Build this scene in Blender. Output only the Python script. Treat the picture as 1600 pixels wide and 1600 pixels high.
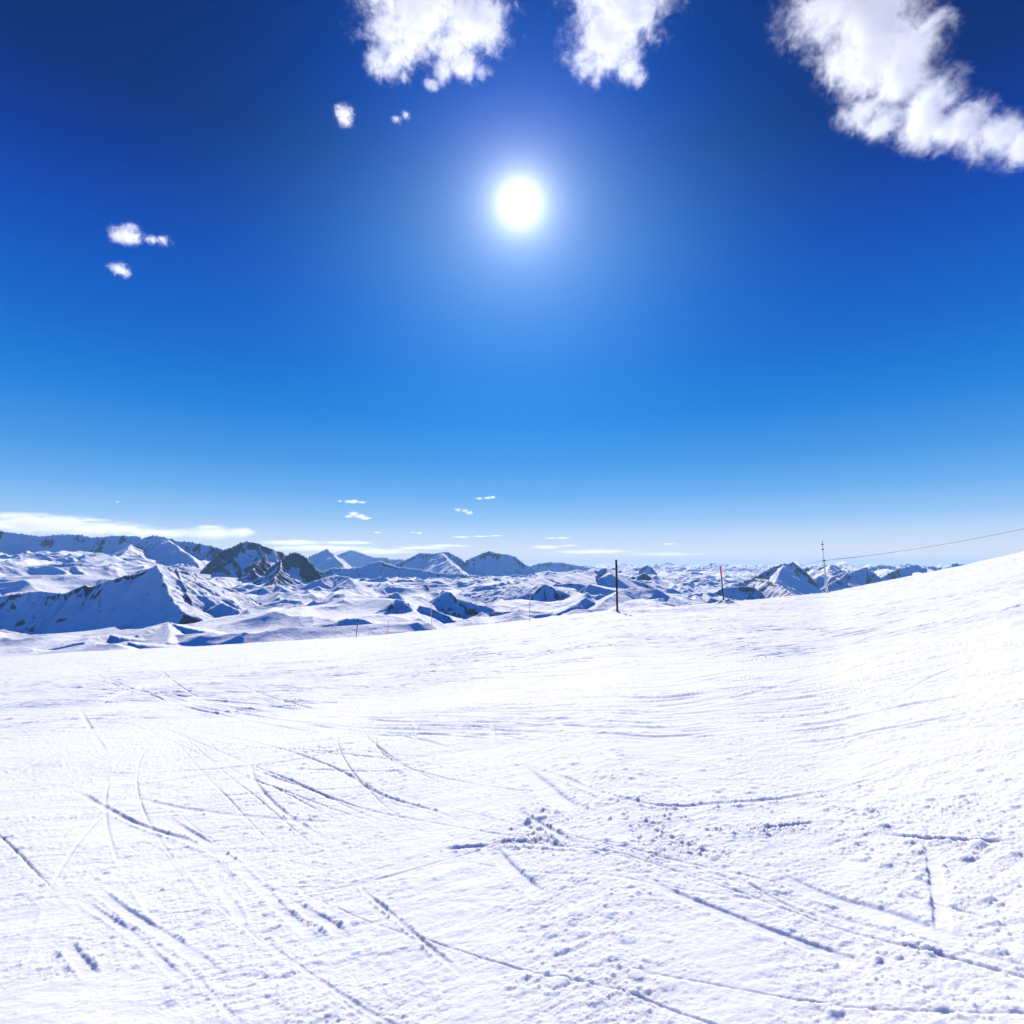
import bpy, bmesh, math, random
import numpy as np
from mathutils import Vector

for o in list(bpy.data.objects):
    bpy.data.objects.remove(o, do_unlink=True)
SC = bpy.context.scene
COL = SC.collection
H = 1.70                                   # eye height above the snow, metres
F, CX, CY = 900.0, 800.0, 800.0            # focal length and centre, in units of a 1600 px wide picture
PITCH = math.atan(85.0 / F)

# ------------------------------------------------------------------ camera
cam_data = bpy.data.cameras.new('camera')
cam = bpy.data.objects.new('camera', cam_data)
COL.objects.link(cam)
cam_data.sensor_width = 36.0
cam_data.lens = 36.0 * F / 1600.0
cam_data.clip_start = 0.1
cam_data.clip_end = 400000.0
cam.location = (0, 0, H)
cam.rotation_euler = (math.pi / 2 + PITCH, 0, 0)
SC.camera = cam

FW = Vector((0, math.cos(PITCH), math.sin(PITCH)))
UP = Vector((0, -math.sin(PITCH), math.cos(PITCH)))


def sight(px, py):
    """horizontal bearing (x right, y ahead) and tangent of the elevation of a line of sight"""
    d = FW * F + Vector((1, 0, 0)) * (px - CX) + UP * (CY - py)
    return math.atan2(d.x, d.y), d.z / math.hypot(d.x, d.y)


def spot(px, py, r):
    th, te = sight(px, py)
    return Vector((r * math.sin(th), r * math.cos(th), H + r * te))


# ------------------------------------------------------------------ sun and sky
SUN_TH, _te = sight(812, 318)
SUN_EL = math.atan(_te)
SUN_DIR = Vector((math.sin(SUN_TH) * math.cos(SUN_EL), math.cos(SUN_TH) * math.cos(SUN_EL), math.sin(SUN_EL)))
sun_data = bpy.data.lights.new('sun', 'SUN')
sun_data.energy = 4.8
sun_data.angle = math.radians(0.5)
sun_data.color = (1.0, 0.955, 0.885)
sun = bpy.data.objects.new('sun', sun_data)
COL.objects.link(sun)
sun.rotation_euler = (-SUN_DIR).to_track_quat('-Z', 'Y').to_euler()

world = bpy.data.worlds.new('World')
SC.world = world
world.use_nodes = True


class NT:
    """small helper round a node tree"""
    def __init__(s, tree):
        s.t = tree

    def n(s, kind, **kw):
        nd = s.t.nodes.new(kind)
        for k, v in kw.items():
            setattr(nd, k, v)
        return nd

    def l(s, a, b):
        s.t.links.new(a, b)

    def put(s, sock, v):
        if isinstance(v, bpy.types.NodeSocket):
            s.l(v, sock)
        else:
            sock.default_value = v

    def m(s, op, a, b=None, c=None, clamp=False):
        nd = s.n('ShaderNodeMath', operation=op, use_clamp=clamp)
        for i, v in enumerate((a, b, c)):
            if v is not None:
                s.put(nd.inputs[i], v)
        return nd.outputs[0]

    def v(s, op, a, b=None):
        nd = s.n('ShaderNodeVectorMath', operation=op)
        s.put(nd.inputs[0], a)
        if b is not None:
            s.put(nd.inputs[1], b)
        return nd.outputs['Value'] if op in ('DOT_PRODUCT', 'LENGTH') else nd.outputs[0]

    def step(s, val, lo, hi, out0=0.0, out1=1.0):
        nd = s.n('ShaderNodeMapRange', interpolation_type='SMOOTHSTEP')
        s.put(nd.inputs[0], val)
        for i, q in enumerate((lo, hi, out0, out1)):
            s.put(nd.inputs[i + 1], q)
        return nd.outputs[0]

    def mix(s, fac, a, b):
        nd = s.n('ShaderNodeMix', data_type='RGBA')
        s.put(nd.inputs[0], fac)
        s.put(nd.inputs[6], a)
        s.put(nd.inputs[7], b)
        return nd.outputs[2]

    def noise(s, vec, scale, detail=3.0, rough=0.5, dist=0.0):
        nd = s.n('ShaderNodeTexNoise')
        s.put(nd.inputs['Vector'], vec)
        s.put(nd.inputs['Scale'], scale)
        s.put(nd.inputs['Detail'], detail)
        s.put(nd.inputs['Roughness'], rough)
        s.put(nd.inputs['Distortion'], dist)
        return nd.outputs[0]


def build_sky():
    t = NT(world.node_tree)
    bg = world.node_tree.nodes['Background']
    sky = t.n('ShaderNodeTexSky', sky_type='NISHITA', sun_disc=False, sun_elevation=SUN_EL, sun_rotation=SUN_TH,
              altitude=2600.0, air_density=1.0, dust_density=0.5, ozone_density=1.0)
    tc = t.n('ShaderNodeTexCoord')
    dirn = t.v('NORMALIZE', tc.outputs['Generated'])
    cosang = t.v('DOT_PRODUCT', dirn, tuple(SUN_DIR))
    ang = t.m('MULTIPLY', t.m('ARCCOSINE', t.m('MINIMUM', cosang, 1.0)), 57.29578)
    sxyz = t.n('ShaderNodeSeparateXYZ')
    t.l(dirn, sxyz.inputs[0])
    elev = t.m('MULTIPLY', t.m('ARCSINE', sxyz.outputs[2]), 57.29578)
    # deep clear alpine air: colour of the dome by height above the horizon
    lin = lambda c: ((c / 255 + 0.055) / 1.055) ** 2.4 if c > 10 else c / 255 / 12.92
    ramp = t.n('ShaderNodeValToRGB')
    stops = ((0.0, (238, 235, 236)), (1.1, (232, 232, 238)), (2.6, (200, 220, 245)), (4.5, (150, 196, 243)), (7, (102, 172, 237)), (10, (64, 148, 227)), (14.5, (18, 125, 217)),
             (19, (0, 103, 204)), (24, (0, 84, 189)), (28, (0, 67, 173)), (32, (0, 52, 148)), (36.5, (0, 41, 115)), (48, (0, 33, 95)), (60, (0, 36, 105)))
    el_ = ramp.color_ramp.elements
    while len(el_) < len(stops):
        el_.new(0.5)
    for e_, (deg, c) in zip(el_, stops):
        e_.position = deg / 60.0
        e_.color = tuple(lin(q) for q in c) + (1,)
    t.l(t.m('DIVIDE', elev, 60.0, clamp=True), ramp.inputs[0])

    def times(vec, k):
        nd = t.n('ShaderNodeVectorMath', operation='SCALE')
        t.put(nd.inputs[0], vec)
        t.put(nd.inputs['Scale'], k)
        return nd.outputs[0]
    back = t.m('MULTIPLY', t.step(ang, 55, 95), t.step(elev, 3, 20))                      # the sky opposite the sun is lighter than at right angles to it
    gain = t.n('ShaderNodeCombineXYZ')
    for i, g in enumerate((-0.2, 0.85, 1.1)):
        t.l(t.m('ADD', t.m('MULTIPLY', back, g), 1.0), gain.inputs[i])
    acc = t.v('MULTIPLY', times(ramp.outputs[0], 10.0 / 1.094), gain.outputs[0])
    acc = t.v('ADD', acc, times(sky.outputs[0], 0.012))
    # light scattered round the sun
    high = t.n('ShaderNodeCombineXYZ')
    for i, g in enumerate((0.0, 0.38, 1.25)):
        t.l(t.step(elev, 27, 43, 1.0, g), high.inputs[i])
    for sig, col, power, lift in ((0.9, (33, 32.5, 32), 1.0, False), (2.9, (7.5, 7.8, 7.8), 1.0, False), (13.5, (0.8, 0.8, 0.6), 2.0, True), (17.0, (0.0, 1.65, 3.3), 2.0, True)):
        g = t.m('EXPONENT', t.m('MULTIPLY', t.m('POWER', t.m('DIVIDE', ang, sig), power), -1.0))
        g = times(col, g)
        if lift:
            g = t.v('MULTIPLY', g, high.outputs[0])
        acc = t.v('ADD', acc, g)
    t.l(acc, bg.inputs[0])
    bg.inputs[1].default_value = 0.1


build_sky()
SC.view_settings.view_transform = 'Standard'
SC.view_settings.look = 'None'
SC.view_settings.gamma = 1.0
SC.view_settings.use_curve_mapping = False
SC.view_settings.exposure = 0.13
SC.cycles.max_bounces = 12
SC.cycles.diffuse_bounces = 0
SC.cycles.volume_bounces = 6
SC.cycles.volume_max_steps = 256
SC.cycles.use_denoising = True

# ------------------------------------------------------------------ noise on arrays


def _hash(ix, iy, seed):
    h = (ix.astype(np.int64) * 374761393 + iy.astype(np.int64) * 668265263 + seed * 974711) & 0xFFFFFFFF
    h = ((h ^ (h >> 13)) * 1274126177) & 0xFFFFFFFF
    h = ((h ^ (h >> 16)) * 2246822519) & 0xFFFFFFFF
    return h ^ (h >> 15)


def gnoise(x, y, seed=0):
    """gradient noise, about -0.7 .. 0.7"""
    fx, fy = np.floor(x), np.floor(y)
    ix, iy = fx.astype(np.int64), fy.astype(np.int64)
    u, v = (x - fx), (y - fy)
    su, sv = u * u * u * (u * (u * 6 - 15) + 10), v * v * v * (v * (v * 6 - 15) + 10)

    def g(dx, dy):
        a = (_hash(ix + dx, iy + dy, seed) & 0xFFFF).astype(np.float32) * np.float32(2 * math.pi / 65536)
        return np.cos(a) * (u - dx) + np.sin(a) * (v - dy)
    n0 = g(0, 0) * (1 - su) + g(1, 0) * su
    n1 = g(0, 1) * (1 - su) + g(1, 1) * su
    return n0 * (1 - sv) + n1 * sv


def fbm(x, y, octs=4, seed=0, gain=0.5, lac=2.03):
    s, a = 0.0, 1.0
    for k in range(octs):
        s = s + a * gnoise(x, y, seed + k * 17)
        x, y, a = x * lac + 13.7, y * lac - 7.1, a * gain
    return s


def ridged(x, y, octs=4, seed=0, gain=0.5, lac=2.03):
    s, a, w = 0.0, 1.0, 1.0
    for k in range(octs):
        n = 1.0 - np.abs(gnoise(x, y, seed + k * 17)) * 1.8
        n = n * n
        s = s + a * n * w
        w = np.clip(n * 1.3, 0, 1)
        x, y, a = x * lac + 3.7, y * lac - 17.1, a * gain
    return s


def clods(x, y, cell, seed, thin=0.5, size=(0.18, 0.45)):
    """rounded lumps, one per jittered cell; height in units of the cell"""
    qx, qy = x / cell, y / cell
    fx, fy = np.floor(qx).astype(np.int64), np.floor(qy).astype(np.int64)
    best = np.zeros_like(qx)
    for dx in (-1, 0, 1):
        for dy in (-1, 0, 1):
            h = _hash(fx + dx, fy + dy, seed)
            jx = (h & 0xFF) / 255.0
            jy = ((h >> 8) & 0xFF) / 255.0
            rr = size[0] + (size[1] - size[0]) * (((h >> 16) & 0xFF) / 255.0) ** 2
            on = ((h >> 24) & 0xFF) / 255.0 < thin
            d2 = ((qx - fx - dx - jx) ** 2 + (qy - fy - dy - jy) ** 2) / (rr * rr)
            best = np.maximum(best, np.where(on & (d2 < 1), np.sqrt(np.maximum(1 - d2, 0)) * rr, 0))
    return best


def smooth(a, lo, hi):
    t = np.clip((a - lo) / (hi - lo), 0, 1)
    return t * t * (3 - 2 * t)


def along(x, y, pts):
    """distance to a polyline, arc length of the nearest point, signed side"""
    best = np.full(x.shape, 1e18)
    tt = np.zeros(x.shape)
    side = np.zeros(x.shape)
    acc = 0.0
    for (ax, ay), (bx, by) in zip(pts[:-1], pts[1:]):
        dx, dy = bx - ax, by - ay
        L = math.hypot(dx, dy) + 1e-9
        u = np.clip(((x - ax) * dx + (y - ay) * dy) / (L * L), 0, 1)
        ex, ey = x - ax - u * dx, y - ay - u * dy
        d = ex * ex + ey * ey
        w = d < best
        best = np.where(w, d, best)
        tt = np.where(w, acc + u * L, tt)
        side = np.where(w, (dx * ey - dy * ex), side)
        acc += L
    return np.sqrt(best), tt, np.sign(side)


def spline(pts, n=8):
    """Catmull-Rom through 2D points"""
    P = [np.array(p, float) for p in pts]
    P = [2 * P[0] - P[1]] + P + [2 * P[-1] - P[-2]]
    out = []
    for i in range(1, len(P) - 2):
        for k in range(n):
            t = k / n
            a, b, c, d = P[i - 1], P[i], P[i + 1], P[i + 2]
            out.append(0.5 * (2 * b + (c - a) * t + (2 * a - 5 * b + 4 * c - d) * t * t + (3 * b - a - 3 * c + d) * t ** 3))
    out.append(P[-2])
    return [tuple(p) for p in out]


def grid_mesh(name, X, Y, Z, mat, wrap=False, attrs=None):
    R, C = X.shape
    co = np.stack([X, Y, Z], -1).reshape(-1, 3).astype(np.float32)
    i = np.arange(R - 1)[:, None] * C
    j = np.arange(C if wrap else C - 1)[None, :]
    j2 = (j + 1) % C
    quads = np.stack([i + j, i + C + j, i + C + j2, i + j2], -1).reshape(-1, 4).astype(np.int32)[:, ::-1]
    me = bpy.data.meshes.new(name)
    me.vertices.add(len(co))
    me.vertices.foreach_set('co', co.ravel())
    nq = len(quads)
    me.loops.add(nq * 4)
    me.loops.foreach_set('vertex_index', np.ascontiguousarray(quads).ravel())
    me.polygons.add(nq)
    me.polygons.foreach_set('loop_start', np.arange(0, nq * 4, 4, dtype=np.int32))
    me.polygons.foreach_set('loop_total', np.full(nq, 4, dtype=np.int32))
    me.polygons.foreach_set('use_smooth', np.ones(nq, dtype=bool))
    for k, a in (attrs or {}).items():
        at = me.attributes.new(k, 'FLOAT', 'POINT')
        at.data.foreach_set('value', a.astype(np.float32).ravel())
    me.update()
    me.materials.append(mat)
    ob = bpy.data.objects.new(name, me)
    COL.objects.link(ob)
    return ob


# ------------------------------------------------------------------ materials


def new_mat(name):
    m = bpy.data.materials.new(name)
    m.use_nodes = True
    t = NT(m.node_tree)
    return m, t, m.node_tree.nodes['Principled BSDF']


def plain_mat(name, col, rough=0.5, metal=0.0, var=0.25, scale=30.0):
    m, t, b = new_mat(name)
    tc = t.n('ShaderNodeTexCoord')
    nz = t.noise(tc.outputs['Object'], scale, 4, 0.6)
    dark = tuple(c * (1 - var) for c in col) + (1,)
    t.l(t.mix(nz, dark, tuple(min(1, c * (1 + var)) for c in col) + (1,)), b.inputs['Base Color'])
    b.inputs['Roughness'].default_value = rough
    b.inputs['Metallic'].default_value = metal
    return m


def piste_snow_mat():
    m, t, b = new_mat('groomed_snow')
    g = t.n('ShaderNodeNewGeometry')
    pos = g.outputs['Position']
    b.inputs['Base Color'].default_value = (0.89, 0.885, 0.875, 1)
    b.inputs['Roughness'].default_value = 0.8
    b.inputs['Specular IOR Level'].default_value = 0.12
    b.inputs['Subsurface Weight'].default_value = 1.0
    b.inputs['Subsurface Radius'].default_value = (1.0, 1.0, 1.1)
    b.inputs['Subsurface Scale'].default_value = 0.034
    b.inputs['Subsurface Anisotropy'].default_value = 0.0
    st = t.v('MULTIPLY', pos, (0.35, 1.0, 1.0))
    n1 = t.noise(st, 3.5, 6, 0.72, 0.6)
    n2 = t.noise(pos, 55.0, 3, 0.6)
    hsum = t.m('ADD', t.m('MULTIPLY', n1, 0.055), t.m('MULTIPLY', n2, 0.004))
    bp = t.n('ShaderNodeBump')
    bp.inputs['Strength'].default_value = 0.55
    bp.inputs['Distance'].default_value = 1.0
    t.l(hsum, bp.inputs['Height'])
    t.l(bp.outputs[0], b.inputs['Normal'])
    return m


def alpine_mat():
    m, t, b = new_mat('alpine_snow_and_rock')
    g = t.n('ShaderNodeNewGeometry')
    pos = g.outputs['Position']
    at = t.n('ShaderNodeAttribute', attribute_name='rock')
    n1 = t.noise(t.v('MULTIPLY', pos, (1.0, 1.0, 0.35)), 0.045, 8, 0.72)
    n2 = t.noise(pos, 0.006, 4, 0.6)
    rk = t.m('ADD', at.outputs['Fac'], t.m('MULTIPLY', t.m('SUBTRACT', n1, 0.5), 2.5))
    rk = t.step(rk, 0.50, 0.66)
    rockc = t.mix(n2, (0.045, 0.043, 0.045, 1), (0.20, 0.18, 0.165, 1))
    col = t.mix(rk, (0.945, 0.94, 0.93, 1), rockc)
    t.l(col, b.inputs['Base Color'])
    b.inputs['Roughness'].default_value = 0.75
    b.inputs['Specular IOR Level'].default_value = 0.15
    bp = t.n('ShaderNodeBump')
    bp.inputs['Strength'].default_value = 0.5
    bp.inputs['Distance'].default_value = 1.0
    hh = t.m('MULTIPLY', t.m('ADD', t.m('MULTIPLY', n1, 14.0), t.m('MULTIPLY', n2, 30.0)), 1.0)
    t.l(hh, bp.inputs['Height'])
    t.l(bp.outputs[0], b.inputs['Normal'])
    return m


MAT_PISTE = piste_snow_mat()
MAT_ALPS = alpine_mat()

# ------------------------------------------------------------------ the ski slope
# crest line of the slope: px, py in the picture, distance in metres
EDGE = [(-400, 1062, 95), (-120, 1040, 95), (0, 1029, 95), (100, 1020, 95), (300, 1011, 95), (480, 1000, 93), (558, 995.5, 90), (607, 991.5, 84), (675, 985, 66),
        (750, 977, 60), (828, 969, 56), (900, 961, 42), (963, 956, 36), (1040, 951, 41), (1128, 943, 46), (1210, 935, 56),
        (1290, 927, 66), (1400, 905, 72), (1500, 885, 76), (1600, 862, 80), (1800, 818, 84), (2100, 760, 90)]
_eth = np.array([sight(p[0], p[1])[0] for p in EDGE])
_ete = np.array([sight(p[0], p[1])[1] for p in EDGE])
_er = np.array([p[2] for p in EDGE], float)


def _soft(a, b, th):
    q = 0.0
    offs = np.linspace(-1, 1, 9) * 0.02
    for o in offs:
        q = q + np.interp(th + o, a, b)
    return q / len(offs)


def edge_r(th):
    return _soft(_eth, _er, th)


def slope_s(th):
    """rise per metre along each bearing, from the eye's foot to the crest line"""
    front = _soft(_eth, _ete + H / _er, th)
    th = np.asarray(th)
    plane = 0.125 * np.sin(th)
    w = smooth(np.abs(th), 0.95, 1.5)
    return front * (1 - w) + plane * w


def ground(px, py):
    """where a line of sight meets the slope"""
    th, te = sight(px, py)
    r = H / max(float(slope_s(np.array([th]))[0]) - te, 0.012)
    return r * math.sin(th), r * math.cos(th)


def build_slope():
    th = np.concatenate([np.linspace(-math.pi, -0.86, 60, endpoint=False), np.linspace(-0.86, 0.86, 1350, endpoint=False), np.linspace(0.86, math.pi, 60, endpoint=False)])
    inv = np.linspace(1 / 1.9, 1 / 14.0, 900, endpoint=False)
    near = 1 / inv
    mid = np.exp(np.linspace(math.log(14.0), math.log(34.0), 330, endpoint=False))
    # beyond 34 m rows follow the crest line, which has its own distance on each bearing
    u = np.concatenate([np.linspace(0, 1, 330), 1 + np.linspace(0, 1, 40)[1:] ** 2 * 1.0, np.array([2.3, 3.0, 4.0, 6.0, 9.0])])
    er = edge_r(th)
    rows = [np.full(th.shape, q) for q in np.concatenate([np.array([0.02, 0.5, 1.0, 1.5]), near, mid])]
    for q in u:
        rows.append(34.0 + (er - 34.0) * q if q <= 1 else er + (q - 1) * 60.0)
    R = np.stack(rows)
    TH = np.broadcast_to(th, R.shape)
    X, Y = R * np.sin(TH), R * np.cos(TH)
    S = np.broadcast_to(slope_s(th), R.shape)
    ER = np.broadcast_to(er, R.shape)
    Z = R * S
    over = np.maximum(R - ER, 0)
    Z = Z - np.where(over < 55, 0.0075 * over ** 2, 0.0075 * 55 ** 2 + 0.825 * (over - 55))
    vis = (np.abs(TH) < 0.86) & (R > 1.7) & (R < ER + 25)
    x, y, r = X[vis], Y[vis], R[vis]
    z = np.zeros(x.shape)
    # --- long soft rolls
    z += 0.05 * fbm(x * 0.22, y * 0.3, 3, 5) * smooth(r, 2, 8) * np.clip((ER[vis] - r) / 8, 0.15, 1)
    # --- scraped and churned patches
    patch = smooth(fbm(x * 0.55 + 0.3 * gnoise(x * 2, y * 2, 41), y * 0.8, 4, 21), -0.15, 0.35)
    patch2 = smooth(fbm(x * 0.3, y * 0.45, 4, 77), -0.1, 0.3)
    ang = 0.35
    xa, ya = x * math.cos(ang) + y * math.sin(ang), -x * math.sin(ang) + y * math.cos(ang)
    fade = lambda a, b: 1 - smooth(r, a, b)
    z += 0.009 * fbm(xa * 2.2, ya * 6.0, 4, 31, 0.55) * (0.4 + 0.6 * patch)
    smoothed = 0.35 + 0.65 * smooth(fbm(x * 0.9, y * 1.2, 3, 57), -0.4, 0.05)
    z += 0.0050 * fbm(xa * 24, ya * 34, 4, 51, 0.65) * smoothed * fade(10, 26)
    z += 0.0028 * ridged(xa * 4.5 + 0.6 * gnoise(x * 5, y * 5, 58), ya * 13, 3, 59, 0.6) * smoothed * fade(14, 40)
    rip = ridged(xa * 1.1 + 0.5 * gnoise(x, y, 3), ya * 5.5, 3, 61)
    z += 0.007 * rip * patch2 * (0.25 + smooth(r, 6, 20))
    # far streaks: low ribs left by skis and the groomer
    far = smooth(r, 9, 22)
    bx = x * 0.18 + 0.35 * fbm(x * 0.05, y * 0.05, 2, 91)
    by = y - 0.012 * (x - 4) ** 2 * 0.6
    z += far * 0.030 * ridged(bx * 1.6, by * 3.6, 3, 95, 0.6) * (0.3 + 0.7 * patch2)
    z += far * 0.035 * fbm(x * 1.4, y * 3.5, 3, 97, 0.6) * (0.4 + 0.6 * patch)
    # --- lumps of broken snow
    for cell, seed, th_, k, a, b in ((0.014, 3, 0.6, 0.9, 5, 9), (0.024, 4, 0.35, 0.8, 8, 15), (0.042, 5, 0.12, 0.65, 14, 28), (0.1, 6, 0.25, 0.4, 28, 60)):
        sel = r < b
        lump = clods(x[sel], y[sel], cell, seed, th_)
        z[sel] += k * cell * lump * (0.62 * smoothed[sel] + 0.6 * patch[sel] * patch2[sel]) * fade(a, b)[sel]
    # --- ski tracks
    rng = random.Random(12)

    boost = [1.0]

    def track(pts, w, depth, berm=0.5, rough=0.0, seg=8, floor=0.25):
        w, depth = w * 0.72, depth * 0.24 * boost[0]
        P = spline(pts, seg)
        ax, ay = np.array([p[0] for p in P]), np.array([p[1] for p in P])
        mg = w * 3 + 0.05
        q = np.where((x > ax.min() - mg) & (x < ax.max() + mg) & (y > ay.min() - mg) & (y < ay.max() + mg))[0]
        if not len(q):
            return
        xs, ys = x[q], y[q]
        d, tt, side = along(xs, ys, P)
        L = sum(math.dist(a_, b_) for a_, b_ in zip(P[:-1], P[1:]))
        k = d < mg
        q, d, tt, side, xs, ys = q[k], d[k], tt[k], side[k], xs[k], ys[k]
        w_here = 0.35 + 0.65 * smooth(gnoise(tt / (w * 22), tt * 0 + 4.4, 13), -0.35, 0.15)
        depth = depth * w_here
        ends = smooth(tt, 0, 0.28 * L) * (1 - smooth(tt, 0.72 * L, L))
        wob = 1 + 0.25 * gnoise(tt / (w * 5), side * 3.3, 8)
        dw = d / (w * wob)
        inside = 1 - smooth(dw, 0.72, 1.0)
        z[q] = z[q] * (1 - inside * (1 - floor) * ends) - depth * inside * ends
        bank = np.exp(-((dw - 1.35) / 0.33) ** 2) * ends
        z[q] += depth * berm * bank * (0.6 + 0.8 * np.abs(gnoise(tt / (w * 5), side * 7.7, 9)))
        if rough:
            z[q] += min(1.0, rough / 0.025) * np.exp(-((dw - 1.5) / 0.6) ** 2) * ends * (0.016 * clods(xs, ys, 0.018, 71, 0.8, (0.25, 0.6)) + 0.028 * clods(xs, ys, 0.036, 72, 0.4, (0.2, 0.6)))

    for i in range(170):                       # criss-crossing older tracks
        r0 = 6.5 + 68 * rng.random() ** 1.5
        t0 = rng.uniform(-0.9, 0.9)
        cx, cy = r0 * math.sin(t0), r0 * math.cos(t0)
        hd = rng.gauss(0.18, 0.42) if rng.random() < 0.75 else rng.uniform(0.7, 2.4)
        if r0 < 8 and rng.random() < 0.6:
            hd = math.pi - rng.uniform(0.45, 1.0)
        L = rng.uniform(2.5, 7) * (1 + r0 / 16)
        cur = rng.gauss(0.03, 0.07)
        pts = []
        px, py = cx - math.cos(hd) * L / 2, cy - math.sin(hd) * L / 2
        a = hd - cur * L / 2
        for k in range(6):
            pts.append((px, py))
            px, py = px + math.cos(a) * L / 5, py + math.sin(a) * L / 5
            a += cur * L / 5
        w = rng.uniform(0.012, 0.045) * (1 + r0 / 30)
        track(pts, w, rng.uniform(0.006, 0.018) * (1 + r0 / 40), 0.6, 0, 5, 0.45)
    for i in range(34):                        # pairs of thin, shallow tracks close by
        r0 = rng.uniform(2.4, 11)
        t0 = rng.uniform(-0.85, 0.85)
        cx, cy = r0 * math.sin(t0), r0 * math.cos(t0)
        hd = rng.gauss(-0.70, 0.25) if rng.random() < 0.8 else rng.gauss(0.2, 0.3)
        L = rng.uniform(3.0, 9.0) * (0.6 + r0 / 9)
        cur = rng.gauss(0.0, 0.07)
        gap = rng.uniform(0.09, 0.3)
        for side_ in ((0,) if rng.random() < 0.4 else (0, 1)):
            px = cx - math.cos(hd) * L / 2 - math.sin(hd) * gap * side_
            py = cy - math.sin(hd) * L / 2 + math.cos(hd) * gap * side_
            a = hd - cur * L / 2 + rng.gauss(0, 0.02)
            pts = []
            for k in range(6):
                pts.append((px, py))
                px, py = px + math.cos(a) * L / 5, py + math.sin(a) * L / 5
                a += cur * L / 5
            track(pts, rng.uniform(0.008, 0.022), rng.uniform(0.006, 0.020), 0.7, rng.choice((0, 0, 0.006)), 5, 0.4)
    T = lambda pts: [ground(*p) for p in pts]
    # the sweep of old tracks that comes along the crest and curls down to the left
    ga = [(1560, 895), (1380, 930), (1200, 955), (1000, 975), (800, 995), (600, 1015), (400, 1035), (240, 1065), (130, 1120)]
    gb = [(1560, 1090), (1380, 1120), (1180, 1150), (980, 1165), (800, 1160), (600, 1150), (420, 1130), (260, 1095), (120, 1050)]
    for i in range(170):
        f0 = rng.random() ** 0.8
        tw = rng.gauss(0, 0.13)
        n = len(ga)
        full = []
        for k in range(n):
            f_ = min(max(f0 + tw * (k - n / 2) / n * 2, 0.02), 1.1)
            full.append((ga[k][0] + (gb[k][0] - ga[k][0]) * f_ + rng.gauss(0, 6), ga[k][1] + (gb[k][1] - ga[k][1]) * f_ + rng.gauss(0, 1.2)))
        a_ = rng.randint(0, n - 4)
        track(T(full[a_:a_ + rng.randint(3, 5)]), rng.uniform(0.03, 0.11), rng.uniform(0.02, 0.065), 0.8, 0.0, 6, 0.6)
    boost[0] = 1.5
    # tracks one can follow in the photograph: bearing points, half width, depth, bank, lumps
    track(T([(110, 1232), (200, 1282), (305, 1318), (400, 1362), (520, 1412)]), 0.045, 0.032, 0.5, 0.02)
    track(T([(250, 1272), (330, 1322), (390, 1370), (440, 1420), (500, 1480), (540, 1520)]), 0.05, 0.028, 0.4, 0.0, 8, 0.15)
    track(T([(140, 1380), (200, 1425), (250, 1458), (310, 1497), (360, 1540)]), 0.045, 0.035, 0.55, 0.012)
    track(T([(120, 1400), (190, 1448), (240, 1490), (300, 1545)]), 0.032, 0.030, 0.5, 0.012)
    track(T([(100, 1470), (125, 1500), (150, 1530)]), 0.05, 0.03, 0.6, 0.02)
    track(T([(440, 1402), (480, 1425), (520, 1448), (545, 1470)]), 0.05, 0.014, 1.0, 0.05)
    track(T([(555, 1380), (610, 1428), (670, 1480), (730, 1530)]), 0.022, 0.022, 0.6, 0.025)
    track(T([(690, 1328), (730, 1324), (770, 1322)]), 0.045, 0.035, 0.6, 0.015)
    track(T([(760, 1322), (800, 1317), (850, 1318), (880, 1330)]), 0.05, 0.020, 1.0, 0.06)
    track(T([(765, 1322), (800, 1360), (850, 1405)]), 0.075, 0.03, 0.3, 0.0, 8, 0.05)
    track(T([(806, 1192), (840, 1222), (870, 1248), (905, 1275)]), 0.13, 0.04, 0.35, 0.0, 8, 0.05)
    track(T([(820, 1195), (880, 1215), (940, 1240), (1020, 1258), (1120, 1256), (1250, 1244), (1400, 1205), (1520, 1165)]), 0.05, 0.035, 0.7, 0.03)
    track(T([(800, 1262), (850, 1292), (920, 1335)]), 0.04, 0.020, 0.5, 0.03)
    track(T([(985, 1362), (1080, 1408), (1200, 1455), (1320, 1500), (1400, 1532)]), 0.055, 0.020, 0.3, 0.002, 8, 0.0)
    track(T([(1180, 1352), (1270, 1395), (1350, 1422), (1440, 1452), (1540, 1490)]), 0.09, 0.018, 0.5, 0.018, 8, 0.2)
    track(T([(1140, 1365), (1230, 1415), (1330, 1452)]), 0.02, 0.014, 0.6, 0.0)
    track(T([(1370, 1303), (1430, 1310), (1520, 1316), (1600, 1316)]), 0.035, 0.032, 0.7, 0.03)
    track(T([(1452, 1312), (1462, 1370), (1470, 1430), (1482, 1500)]), 0.05, 0.012, 0.3, 0.0, 8, 0.1)
    track(T([(1150, 1300), (1220, 1293), (1290, 1284)]), 0.03, 0.022, 0.9, 0.03)
    track(T([(1390, 1388), (1460, 1412), (1560, 1440)]), 0.02, 0.016, 0.5, 0.0)
    track(T([(220, 1408), (255, 1394), (285, 1378)]), 0.016, 0.016, 0.6, 0.0)
    track(T([(262, 1455), (310, 1450), (370, 1433)]), 0.016, 0.018, 0.6, 0.006)
    track(T([(320, 1372), (345, 1392), (368, 1420), (385, 1460)]), 0.04, 0.014, 0.5, 0.0)
    track(T([(125, 1110), (145, 1145), (168, 1182)]), 0.06, 0.03, 0.5, 0.0)
    track(T([(100, 1205), (220, 1208), (380, 1198), (520, 1182)]), 0.05, 0.03, 0.6, 0.02)
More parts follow.
